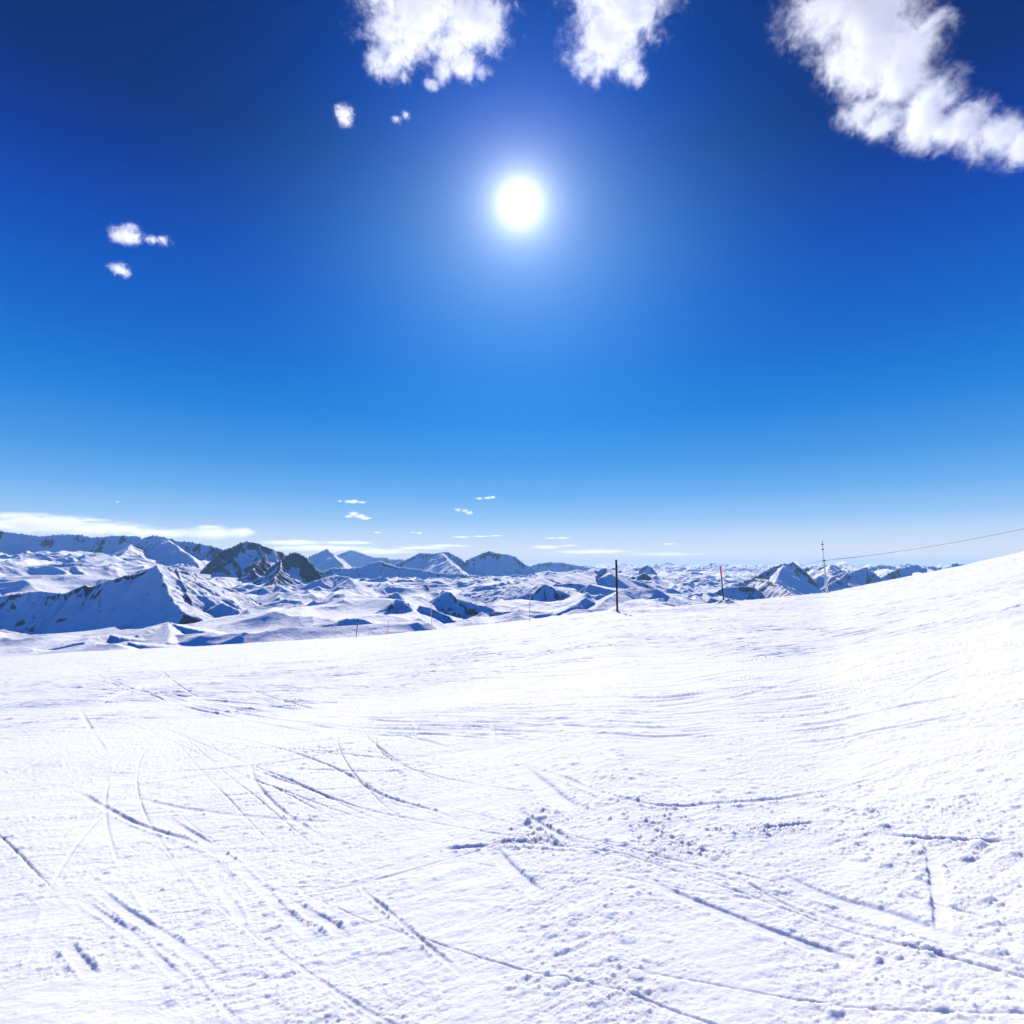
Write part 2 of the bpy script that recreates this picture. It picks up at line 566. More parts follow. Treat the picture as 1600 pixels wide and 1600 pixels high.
    track(T([(350, 1062), (430, 1092), (560, 1122), (760, 1134), (980, 1118), (1200, 1080), (1400, 1020), (1520, 975)]), 0.06, 0.03, 0.6, 0.0)
    track(T([(380, 1078), (500, 1112), (660, 1128), (860, 1122), (1100, 1098), (1300, 1050), (1500, 985)]), 0.05, 0.025, 0.6, 0.0)
    track(T([(240, 1040), (300, 1085), (400, 1112), (560, 1140), (700, 1150)]), 0.05, 0.03, 0.6, 0.0)
    track(T([(540, 1215), (600, 1245), (680, 1268), (740, 1292)]), 0.03, 0.02, 0.8, 0.03)
    # a knot of ploughed-up snow in the middle of the run
    for (px, py, sx, sy, amp) in ((1010, 1285, 1.5, 0.5, 0.032), (900, 1280, 0.8, 0.35, 0.03), (1130, 1305, 1.2, 0.4, 0.03), (825, 1314, 0.3, 0.07, 0.05), (1330, 1275, 2.2, 0.7, 0.026),
                                  (125, 1420, 0.4, 0.25, 0.03), (790, 1420, 0.5, 0.35, 0.012), (1250, 1450, 0.7, 0.35, 0.016), (600, 1300, 1.0, 0.6, 0.014), (1440, 1285, 0.8, 0.3, 0.03), (1060, 1340, 0.7, 0.25, 0.02)):
        gx, gy = ground(px, py)
        q = np.where((np.abs(x - gx) < 3 * sx) & (np.abs(y - gy) < 3 * sy))[0]
        if len(q):
            w = np.exp(-((x[q] - gx) / sx) ** 2 - ((y[q] - gy) / sy) ** 2) * smooth(fbm(x[q] * 2.5, y[q] * 4, 3, 131), -0.25, 0.3)
            z[q] += min(0.7, 0.75 * amp / 0.03) * w * (0.012 * clods(x[q], y[q], 0.018, 81, 0.8, (0.25, 0.6)) + 0.018 * clods(x[q], y[q], 0.036, 82, 0.28, (0.2, 0.55)) + 0.03 * clods(x[q], y[q], 0.08, 83, 0.08, (0.2, 0.4)))
    # snow banked up at the feet of poles
    for (px, py, d, rad, hgt) in ((1137, 942, 45.0, 0.5, 0.32), (1122, 944, 45, 0.35, 0.16), (963, 957, 35.5, 0.7, 0.10)):
        th_, _ = sight(px, py)
        q = np.where((x - d * math.sin(th_)) ** 2 + (y - d * math.cos(th_)) ** 2 < (3 * rad) ** 2)[0]
        dd = np.hypot(x[q] - d * math.sin(th_), y[q] - d * math.cos(th_))
        z[q] += hgt * np.exp(-(dd / rad) ** 2) * (1 + 0.6 * gnoise(x[q] * 3, y[q] * 3, 7))
    Z[vis] += z * (1 - smooth(np.abs(TH[vis]), 0.77, 0.86)) * smooth(r, 1.7, 1.95)
    ob = grid_mesh('ski_slope', X, Y, Z, MAT_PISTE, wrap=True)
    ob['kind'] = 'structure'
    return ob


build_slope()

# ------------------------------------------------------------------ the mountains
# base level of valleys and rolling snowfields: picture height py seen at distance (km), per column
BASE_PX = [-200, 0, 150, 300, 450, 600, 740, 880, 1000, 1100, 1200, 1350, 1500, 1800]
BASE_R = [0.5, 1.0, 1.6, 2.3, 2.8, 3.3, 4.5, 6.5, 10.0, 18.0, 45.0]
BASE_PY = [
    [1060, 1032, 1008, 993, 990, 978, 893, 866, 892, 890, 886],   # column -200
    [1055, 1030, 1008, 993, 990, 978, 893, 866, 892, 890, 886],   # column 0
    [1050, 1024, 1006, 990, 988, 974, 893, 866, 892, 890, 886],   # column 150
    [1045, 1014, 992, 972, 960, 944, 908, 878, 893, 890, 886],   # column 300
    [1040, 1008, 975, 948, 936, 926, 915, 912, 900, 890, 886],   # column 450
    [1035, 1004, 965, 936, 924, 916, 908, 908, 900, 890, 886],   # column 600
    [1030, 1005, 985, 968, 950, 932, 912, 905, 902, 892, 886],   # column 740
    [1020, 1000, 978, 952, 930, 908, 908, 903, 898, 891, 886],   # column 880
    [1010, 985, 965, 938, 932, 928, 915, 903, 898, 891, 886],   # column 1000
    [1010, 990, 975, 962, 953, 944, 928, 912, 900, 891, 886],   # column 1100
    [1010, 995, 985, 970, 962, 953, 942, 925, 904, 892, 886],   # column 1200
    [1010, 1000, 990, 980, 972, 963, 950, 925, 905, 893, 886],   # column 1350
    [1010, 1000, 990, 980, 972, 963, 950, 922, 905, 893, 886],   # column 1500
    [1010, 1000, 990, 980, 972, 963, 950, 922, 905, 893, 886],   # column 1800
]
# ridges: points (px, py, km), slope near side, slope far side, cliff depth (m) and cliff slope, rib size (m), rockiness, warp
RIDGES = [
    dict(p=[(-120, 838, 7.2), (0, 828, 7.1), (60, 836, 7.0), (100, 833, 7), (127, 834, 7), (145, 838, 7), (172, 836, 7), (199, 836, 6.9), (215, 836, 6.9), (223, 840, 6.9), (235, 836, 6.9), (257, 838, 6.8), (280, 845, 6.8), (293, 845, 6.8), (325, 851, 6.7), (350, 857, 6.6)],
         near=0.42, far=0.7, cliff=190, cs=1.25, rib=70, rock=0.3),
    dict(p=[(262, 842, 6.75), (285, 858, 6.3), (312, 885, 5.7)], near=0.75, far=0.75, cliff=0, cs=1, rib=35, rock=0.25),
    dict(p=[(205, 850, 6.7), (190, 866, 6.3), (176, 880, 5.9)], near=0.6, far=0.6, cliff=0, cs=1, rib=35, rock=0.2),
    dict(p=[(306, 900, 5.1), (313, 893, 5.1), (327, 877, 5.15), (345, 859, 5.2), (361, 854, 5.25), (374, 848, 5.25), (386, 844, 5.3), (397, 845, 5.3), (415, 852, 5.3), (433, 859, 5.35), (449, 865, 5.4), (470, 872, 5.5)],
         near=0.95, far=0.8, cliff=110, cs=1.5, rib=45, rock=0.5),
    dict(p=[(417, 866, 5.1), (404, 876, 4.95), (392, 890, 4.8)], near=0.95, far=0.8, cliff=40, cs=1.5, rib=40, rock=0.8),
    dict(p=[(406, 903, 4.55), (420, 888, 4.6), (433, 877, 4.6), (440, 875, 4.6), (453, 864, 4.6), (462, 861, 4.6), (474, 867, 4.6), (485, 877, 4.6), (498, 893, 4.55), (505, 905, 4.5)],
         near=1.0, far=0.85, cliff=130, cs=1.6, rib=42, rock=0.58),
    dict(p=[(440, 876, 4.55), (436, 896, 4.3), (424, 915, 4.1)], near=0.8, far=0.8, cliff=40, cs=1.4, rib=35, rock=0.6),
    dict(p=[(-80, 915, 3.1), (0, 930, 3.0), (60, 922, 2.95), (100, 926, 2.9), (118, 918, 2.9), (134, 913, 2.85), (145, 915, 2.85), (170, 906, 2.8), (197, 897, 2.75), (212, 896, 2.75), (233, 888, 2.7), (246, 882, 2.7)],
         near=1.08, far=0.7, cliff=30, cs=1.35, rib=14, rock=0.42),
    dict(p=[(246, 882, 2.7), (257, 886, 2.72), (275, 888, 2.75), (302, 895, 2.8), (325, 907, 2.85), (347, 929, 2.9)],
         near=0.40, far=0.7, cliff=35, cs=1.15, rib=20, rock=0.5),
    dict(p=[(246, 882, 2.7), (256, 904, 2.56), (264, 927, 2.42), (275, 943, 2.3), (288, 957, 2.18)], near=1.05, far=0.42, cliff=0, cs=1, rib=12, rock=0.3),
    dict(p=[(300, 895, 2.8), (312, 915, 2.66), (330, 938, 2.5)], near=0.6, far=0.45, cliff=12, cs=1.2, rib=16, rock=0.5),
    dict(p=[(275, 889, 2.75), (285, 910, 2.6), (297, 932, 2.45)], near=0.65, far=0.45, cliff=12, cs=1.2, rib=16, rock=0.5),
    # rolling foreground at the lower left
    dict(p=[(215, 992, 1.5), (240, 980, 1.55), (262, 972, 1.6), (290, 980, 1.52), (318, 986, 1.45), (340, 994, 1.4)], near=1.1, far=0.25, cliff=0, cs=1, rib=2.5, rock=0.0),
    dict(p=[(262, 972, 1.6), (266, 990, 1.45), (262, 1004, 1.33)], near=0.35, far=0.35, cliff=0, cs=1, rib=2.5, rock=0.0),
    dict(p=[(130, 1003, 1.4), (152, 995, 1.45), (172, 991, 1.48), (186, 995, 1.44)], near=1.1, far=0.2, cliff=0, cs=1, rib=2.5, rock=0.0),
    dict(p=[(170, 1015, 1.15), (185, 1006, 1.2), (200, 1002, 1.22), (212, 1006, 1.2)], near=1.1, far=0.2, cliff=0, cs=1, rib=2.5, rock=0.0),
    # shaded rolls in the broad snowfield
    dict(p=[(515, 975, 1.42), (540, 966, 1.46), (568, 967, 1.45), (590, 978, 1.4), (600, 990, 1.36)], near=1.15, far=0.2, cliff=0, cs=1, rib=6, rock=0.1),
    dict(p=[(572, 941, 2.3), (600, 934, 2.35), (620, 925, 2.4)], near=1.15, far=0.2, cliff=0, cs=1, rib=8, rock=0.1),
    dict(p=[(607, 945, 1.95), (618, 935, 2.0), (632, 938, 1.98), (645, 955, 1.88), (662, 975, 1.72), (680, 986, 1.6)], near=1.05, far=0.5, cliff=20, cs=1.4, rib=8, rock=0.22),
    dict(p=[(655, 945, 1.95), (675, 950, 1.92), (700, 962, 1.85), (715, 972, 1.8)], near=1.05, far=0.3, cliff=10, cs=1.4, rib=8, rock=0.25),
    dict(p=[(690, 922, 2.5), (703, 924, 2.45), (712, 932, 2.4)], near=1.05, far=0.3, cliff=10, cs=1.4, rib=8, rock=0.3),
    dict(p=[(745, 918, 3.2), (762, 914, 3.25), (780, 918, 3.2)], near=1.15, far=0.25, cliff=0, cs=1, rib=8, rock=0.2),
    dict(p=[(500, 905, 3.6), (525, 898, 3.7), (545, 902, 3.6), (560, 915, 3.3)], near=0.7, far=0.3, cliff=0, cs=1, rib=14, rock=0.2),
    dict(p=[(412, 918, 3.5), (432, 912, 3.6), (447, 920, 3.4)], near=0.9, far=0.3, cliff=0, cs=1, rib=10, rock=0.2),
    # middle distance
    dict(p=[(483, 869, 11), (500, 862, 11), (511, 857, 11), (525, 866, 11), (537, 884, 10.6)], near=0.9, far=0.8, cliff=60, cs=1.3, rib=55, rock=0.35),
    dict(p=[(511, 857, 11), (527, 872, 10.4), (545, 892, 9.6)], near=0.8, far=0.8, cliff=0, cs=1.3, rib=50, rock=0.3),
    dict(p=[(525, 866, 17), (550, 858, 17), (566, 863, 17), (586, 870, 17), (600, 869, 17), (611, 873, 17), (627, 872, 17), (640, 876, 17)], near=0.8, far=0.8, cliff=150, cs=1.3, rib=120, rock=0.35),
    dict(p=[(485, 884, 7.2), (505, 893, 7), (520, 886, 7), (548, 887, 7), (566, 884, 7), (593, 875, 7), (606, 880, 7), (627, 885, 7), (654, 889, 6.9), (688, 895, 6.8), (720, 896, 6.7), (777, 903, 6.6)], near=0.98, far=0.5, cliff=30, cs=1.3, rib=40, rock=0.4),
    dict(p=[(612, 883, 9.5), (633, 874, 9.5), (656, 863, 9.5), (676, 864, 9.5), (699, 861, 9.5), (708, 865, 9.5), (719, 871, 9.4), (735, 885, 9.3)], near=1.05, far=0.8, cliff=120, cs=1.4, rib=55, rock=0.3),
    dict(p=[(690, 864, 9.4), (705, 880, 8.7), (728, 896, 8.0)], near=0.6, far=0.7, cliff=0, cs=1.4, rib=50, rock=0.3),
    dict(p=[(728, 875, 9), (741, 869, 9), (764, 860, 9), (777, 864, 9), (791, 865, 9), (805, 869, 9), (820, 881, 9), (832, 886, 9)], near=1.05, far=0.8, cliff=130, cs=1.4, rib=55, rock=0.3),
    dict(p=[(825, 884, 13), (838, 880, 13), (852, 877, 13), (870, 877, 13), (881, 878, 13), (906, 883, 12.8), (935, 888, 12.5)], near=0.8, far=0.8, cliff=120, cs=1.3, rib=100, rock=0.4),
    dict(p=[(780, 905, 6.0), (805, 897, 6.1), (835, 901, 6.0), (860, 902, 5.8)], near=0.7, far=0.4, cliff=0, cs=1, rib=30, rock=0.25),
    # domes right of centre
    dict(p=[(800, 915, 3.0), (845, 900, 3.3), (881, 895, 3.4), (908, 895, 3.5), (924, 889, 3.6), (937, 886, 3.6), (949, 888, 3.6), (955, 897, 3.5)], near=0.32, far=0.6, cliff=0, cs=1.5, rib=14, rock=0.0),
    dict(p=[(906, 896, 3.5), (924, 889, 3.6), (937, 886, 3.6), (949, 888, 3.6), (955, 899, 3.5)], near=1.1, far=0.6, cliff=60, cs=1.5, rib=12, rock=0.6),
    dict(p=[(838, 922, 2.8), (850, 911, 2.85), (866, 918, 2.8)], near=1.0, far=0.1, cliff=15, cs=1.4, rib=8, rock=0.35),
    dict(p=[(838, 960, 2.0), (872, 958, 2.0), (900, 945, 2.1), (915, 932, 2.2)], near=1.15, far=0.15, cliff=0, cs=1, rib=8, rock=0.0),
    dict(p=[(920, 912, 2.9), (935, 916, 2.85), (950, 920, 2.8)], near=1.15, far=0.15, cliff=0, cs=1, rib=2.5, rock=0.0),
    dict(p=[(905, 965, 1.9), (935, 945, 2.1), (967, 922, 2.4), (989, 918, 2.45), (1027, 920, 2.45), (1050, 933, 2.4), (1065, 948, 2.3)], near=0.5, far=0.5, cliff=0, cs=1, rib=10, rock=0.0),
    dict(p=[(966, 908, 4.0), (985, 906, 4.05), (1006, 910, 4)], near=1.15, far=0.2, cliff=0, cs=1.4, rib=10, rock=0.3),
    dict(p=[(998, 897, 5.2), (1008, 894, 5.2), (1016, 900, 5.2)], near=1.1, far=0.5, cliff=40, cs=1.6, rib=14, rock=0.8),
    dict(p=[(1000, 888, 9), (1008, 883, 9), (1016, 884, 9), (1024, 892, 9)], near=0.9, far=0.5, cliff=60, cs=1.4, rib=40, rock=0.4),
    dict(p=[(1040, 905, 6.0), (1055, 914, 5.2), (1075, 930, 4.2)], near=0.5, far=0.6, cliff=0, cs=1, rib=20, rock=0.2),
    dict(p=[(1082, 928, 3.6), (1098, 926, 3.7), (1112, 934, 3.5)], near=0.95, far=0.4, cliff=0, cs=1, rib=12, rock=0.2),
    # right hand range
    dict(p=[(1108, 930, 4.4), (1130, 917, 4.5), (1156, 915, 4.6), (1177, 916, 4.6), (1194, 928, 4.5), (1202, 940, 4.4)], near=1.0, far=0.5, cliff=40, cs=1.4, rib=18, rock=0.45),
    dict(p=[(1140, 914, 5.2), (1160, 908, 5.6), (1177, 903, 5.8), (1191, 894, 6), (1222, 880, 6.2), (1239, 877, 6.2), (1255, 888, 6.2), (1266, 898, 6.2)], near=[0.35, 0.35, 0.38, 0.4, 0.55, 0.95, 1.0, 1.0], far=0.7, cliff=50, cs=1.3, rib=45, rock=0.4),
    dict(p=[(1180, 903, 5.6), (1202, 906, 5.3), (1225, 918, 5.0), (1250, 935, 4.7)], near=0.9, far=0.6, cliff=30, cs=1.3, rib=25, rock=0.5),
    dict(p=[(1224, 882, 6.1), (1216, 896, 5.8), (1212, 908, 5.5)], near=0.8, far=0.8, cliff=0, cs=1.3, rib=25, rock=0.3),
    dict(p=[(1258, 885, 9), (1275, 888, 9), (1298, 880, 9), (1310, 885, 9), (1322, 888, 9), (1340, 896, 9)], near=[0.4, 0.4, 0.6, 0.95, 0.95, 0.95], far=0.8, cliff=80, cs=1.3, rib=70, rock=0.4),
    dict(p=[(1298, 881, 8.9), (1290, 898, 7.9), (1275, 915, 7.0)], near=0.7, far=0.8, cliff=0, cs=1.3, rib=40, rock=0.3),
    dict(p=[(1286, 918, 6.2), (1310, 904, 6.7), (1329, 894, 7), (1350, 885, 7.2), (1358, 890, 7.2), (1379, 904, 7.1), (1395, 915, 7)], near=[0.35, 0.35, 0.4, 0.8, 0.95, 0.95, 0.9], far=0.7, cliff=60, cs=1.3, rib=50, rock=0.35),
    dict(p=[(1345, 888, 12), (1367, 882, 12), (1381, 881, 12), (1395, 888, 12)], near=0.8, far=0.8, cliff=60, cs=1.3, rib=55, rock=0.35),
    dict(p=[(1366, 908, 7.6), (1385, 896, 8), (1405, 887, 8.4), (1433, 880, 8.6), (1443, 886, 8.6), (1455, 882, 8.6), (1471, 886, 8.6), (1490, 878, 8.6), (1510, 880, 8.6), (1540, 874, 8.6), (1600, 878, 8.6), (1700, 872, 8.6)], near=[0.4, 0.4, 0.45, 0.6, 0.95, 0.5, 0.95, 0.5, 0.9, 0.6, 0.7, 0.7], far=0.75, cliff=60, cs=1.3, rib=70, rock=0.35),
]


_pr = random.Random(7)
for _i in range(190):                          # small peaks in the far ranges right of centre and behind the left massif
    _km = 7.5 * (36 / 7.5) ** _pr.random()
    _px = _pr.uniform(930, 1560) if _pr.random() < 0.85 else _pr.uniform(560, 960)
    if _i >= 120:                              # the chain behind the mast, down to the slope
        _px, _km = _pr.uniform(1240, 1580), _pr.uniform(7.5, 15)
    elif _km < 11 and 1160 < _px:
        _km += 5
    _py = 879.3 + 145 / _km + _pr.uniform(-2.5, 3.5) - (2.0 if _km > 15 else 0) - (6.0 if _i >= 120 else (_pr.uniform(0, 5) if _km > 17 else 0))
    _w = _pr.uniform(9, 26) * (1.2 if _km < 12 else 1.0)
    _left = _px > 812
    _lit, _dark = _pr.uniform(0.3, 0.45), _pr.uniform(0.8, 1.1)
    _n = [_lit, _lit, 0.6, _dark, _dark] if _left else [_dark, _dark, 0.6, _lit, _lit]
    _tw = _pr.uniform(-0.25, 0.25)
    RIDGES.append(dict(p=[(_px - _w, _py + 8 + _pr.uniform(0, 3), _km * (1 - _tw * 0.5)), (_px - _w * 0.45, _py + 2.5 + _pr.uniform(-1, 1.5), _km * (1 - _tw * 0.2)), (_px, _py, _km),
                          (_px + _w * 0.4, _py + 2.5 + _pr.uniform(-1, 1.5), _km * (1 + _tw * 0.2)), (_px + _w * 0.9, _py + 8 + _pr.uniform(0, 3), _km * (1 + _tw * 0.4))],
                       near=_n, far=0.8, cliff=_pr.choice((0, 40, 70)), cs=1.2, rib=9.0 * _km ** 0.8, rock=_pr.uniform(0.1, 0.35)))


def build_mountains():
    th = np.concatenate([np.linspace(-1.05, -0.80, 40, endpoint=False), np.linspace(-0.80, 0.80, 1500, endpoint=False), np.linspace(0.80, 1.05, 40)])
    rr = np.exp(np.concatenate([np.linspace(math.log(350), math.log(1000), 120, endpoint=False),
                                np.linspace(math.log(1000), math.log(7500), 1150, endpoint=False),
                                np.linspace(math.log(7500), math.log(20000), 420, endpoint=False),
                                np.linspace(math.log(20000), math.log(46000), 160)]))
    R, TH = np.meshgrid(rr, th, indexing='ij')
    X, Y = R * np.sin(TH), R * np.cos(TH)
    # --- base
    bth = np.array([sight(p, 885)[0] for p in BASE_PX])
    lr = np.log(np.array(BASE_R) * 1000)
    tab = np.array([[H + BASE_R[j] * 1000 * sight(BASE_PX[i], BASE_PY[i][j])[1] for j in range(len(BASE_R))] for i in range(len(BASE_PX))])

    def smooth_index(q, knots):
        i = np.clip(np.searchsorted(knots, q) - 1, 0, len(knots) - 2)
        u = np.clip((q - knots[i]) / (knots[i + 1] - knots[i]), 0, 1)
        return i, u * 0.5 + 0.5 * u * u * (3 - 2 * u)
    wx = fbm(X / 900, Y / 900, 3, 301)
    wy = fbm(X / 900, Y / 900, 3, 302)
    i, u = smooth_index(TH + 0.03 * wx, bth)
    j, v = smooth_index(np.log(R) + 0.08 * wy, lr)
    Z = (tab[i, j] * (1 - u) + tab[i + 1, j] * u) * (1 - v) + (tab[i, j + 1] * (1 - u) + tab[i + 1, j + 1] * u) * v
    rel = R * 0.0085
    sc = R ** 0.75 * 0.55                                     # feature size grows with distance
    # rolling snow with steep little lee sides
    nearw = 1 - smooth(R, 6500, 12000)
    grown = 0.8 + R / 5000
    busy = smooth(fbm(X / 520 + 5, Y / 800, 3, 305), -0.15, 0.3)
    roll = ridged(X / 340 + 0.7 * wx, Y / 480 + 0.7 * wy, 3, 311, 0.40)
    Z += grown * nearw * smooth(R, 500, 1300) * ((roll - 0.9) * 27 + busy * (ridged(X / 190 + wx, Y / 260 + wy, 3, 315, 0.42) - 0.9) * 11)
    Z += nearw * smooth(R, 500, 1500) * (1.3 * fbm(X / 45 + wx, Y / 90, 4, 321) + 14 * fbm(X / 420, Y / 600, 2, 323))
    farw = 1 - nearw
    far = ridged(X / 1500 + 0.25 * wx, Y / 2300 + 0.25 * wy, 4, 331, 0.36)
    Z += farw * (far - 1.0) * (150 + 260 * smooth(R, 9000, 30000))
    rocky = np.full(R.shape, 0.3)
    # --- ridges
    for k, rd in enumerate(RIDGES):
        P3 = [spot(px, py, km * 1000) for px, py, km in rd['p']]
        P2 = [(p.x, p.y) for p in P3]
        acc = [0.0]
        for a, b in zip(P2[:-1], P2[1:]):
            acc.append(acc[-1] + math.dist(a, b))
        zs = [p.z for p in P3]
        rm = np.array([p[2] for p in rd['p']]) * 1000
        tm = np.array([sight(p[0], p[1])[0] for p in rd['p']])
        relief = 420 if rm.mean() < 8000 else 900
        if rm.mean() < 4200:
            relief = 260
        reach = relief / min(np.min(rd['near']), rd['far'], 0.6)
        ii = np.where((rr > rm.min() - reach) & (rr < rm.max() + reach))[0]
        dth = reach / rm.min()
        jj = np.where((th > tm.min() - dth) & (th < tm.max() + dth))[0]
        sl = np.s_[ii[0]:ii[-1] + 1, jj[0]:jj[-1] + 1]
        x, y = X[sl], Y[sl]
        rib = rd['rib']
        lam = rib * 3.2
        lw = rib * (8.5 - 5.0 * rd['rock'])
        n1 = fbm(x / lw, y / lw, 3, 400 + k, 0.40)
        n2 = fbm(x / lw, y / lw, 3, 450 + k, 0.40)
        d0, t0, s0 = along(x, y, P2)
        # wander grows away from the crest so the crest keeps its place
        rug = 0.35 + rd['rock']
        wob = np.minimum(d0 * 0.5, rib * 1.2) * rug
        if rm.max() - rm.min() > 0.7 * rm.mean() * (tm.max() - tm.min()):
            wob = wob + rib * 0.7                         # spurs that come towards the eye meander
        d, t, s = along(x + n1 * wob, y + n2 * wob, P2)
        zc = np.interp(t, acc, zs)
        jag = rm.mean() * 0.0048 * (np.abs(gnoise(t / (rib * 0.55), t * 0, 470 + k)) * 1.6 - 0.35 + 0.35 * gnoise(t / (rib * 0.2), t * 0, 480 + k)) * (0.35 + rd['rock'])
        zc = zc + jag * np.exp(-d / (rib * 0.8))
        # which side faces the eye: distance from the eye smaller than the crest's
        rc = np.interp(t, acc, rm)
        face = smooth((np.hypot(x, y) - rc) / np.maximum(d, 1.0), -0.5, 0.5)
        near = np.interp(t, acc, rd['near']) if isinstance(rd['near'], list) else rd['near']
        slope = near * (1 - face) + rd['far'] * face
        drop = slope * d
        if rd['cliff']:
            cd = rd['cliff'] * (0.7 + 0.8 * np.abs(n1))
            e = np.minimum(d, cd / rd['cs'])
            drop = np.maximum(rd['cs'] * e + slope * np.maximum(d - e, 0) * 0.92, drop)
        # past the ends of a crest the ground falls away faster
        (ax, ay), (bx, by) = P2[0], P2[1]
        o1 = ((ax - x) * (bx - ax) + (ay - y) * (by - ay)) / math.hypot(bx - ax, by - ay)
        (ax, ay), (bx, by) = P2[-1], P2[-2]
        o2 = ((ax - x) * (bx - ax) + (ay - y) * (by - ay)) / math.hypot(bx - ax, by - ay)
        drop = drop + 0.6 * np.where(t <= acc[-1] * 0.002, np.maximum(o1, 0), 0) + 0.6 * np.where(t >= acc[-1] * 0.998, np.maximum(o2, 0), 0)
        # ribs and gullies running down the fall line
        q = t / lam * (0.9 + rd['rock'])
        g = ridged(q + 0.5 * n1, d / (lam * 3.4) + 7.3 * k, 4, 500 + k, 0.46)
        grow = smooth(d, 0, rib * 0.9)
        h = zc - drop + (rib * (0.10 + 0.80 * rd['rock']) * (g - 1.15) + rib * 0.5 * fbm(x / (lam * 2.5), y / (lam * 2.5), 3, 700 + k)) * grow
        w = h > Z[sl]
        blend = smooth(h - Z[sl], -rib * 0.25, rib * 0.25)
        Zo = Z[sl]
        Z[sl] = np.where(w, h, Zo) + rib * 0.06 * blend * (1 - blend) * 4
        rocky[sl] = rocky[sl] * (1 - blend) + rd['rock'] * blend
    # --- slope from the finished relief
    dr = np.gradient(Z, axis=0) / np.gradient(R, axis=0)
    dt = np.gradient(Z, axis=1) / (np.gradient(TH, axis=1) * R)
    steep = np.sqrt(dr * dr + dt * dt)
    rock = smooth(steep + 0.9 * (rocky - 0.5) + 0.5 * fbm(X / 110, Y / 110, 4, 601), 0.85, 1.9) * smooth(rocky, 0.02, 0.3)
    Z = np.where(R > 45000, np.maximum(Z, -60), Z)
    ob = grid_mesh('mountains', X, Y, Z, MAT_ALPS, attrs={'rock': rock})
    ob['kind'] = 'structure'
    return float(Z.min()), float(Z.max())


ZMIN, ZMAX = build_mountains()

# ------------------------------------------------------------------ air between here and the far ranges


def build_haze():
    bm = bmesh.new()
    bmesh.ops.create_cube(bm, size=1.0)
    me = bpy.data.meshes.new('haze')
    z0, z1 = ZMIN - 60.0, max(ZMAX, 60.0) + 15.0
    for v in bm.verts:
        v.co.x *= 94000
        v.co.y *= 94000
        v.co.z = z0 if v.co.z < 0 else z1
    bm.to_mesh(me)
    bm.free()
    m = bpy.data.materials.new('mountain_air')
    m.use_nodes = True
    t = NT(m.node_tree)
    m.node_tree.nodes.remove(m.node_tree.nodes['Principled BSDF'])
    pv = t.n('ShaderNodeVolumePrincipled')
    pv.inputs['Color'].default_value = (0.45, 0.76, 1.0, 1)
    pv.inputs['Density'].default_value = 2.1e-5
    pv.inputs['Anisotropy'].default_value = 0.0
    t.l(pv.outputs[0], m.node_tree.nodes['Material Output'].inputs['Volume'])
    me.materials.append(m)
    ob = bpy.data.objects.new('haze', me)
    COL.objects.link(ob)
    ob['kind'] = 'stuff'


build_haze()

# ------------------------------------------------------------------ clouds


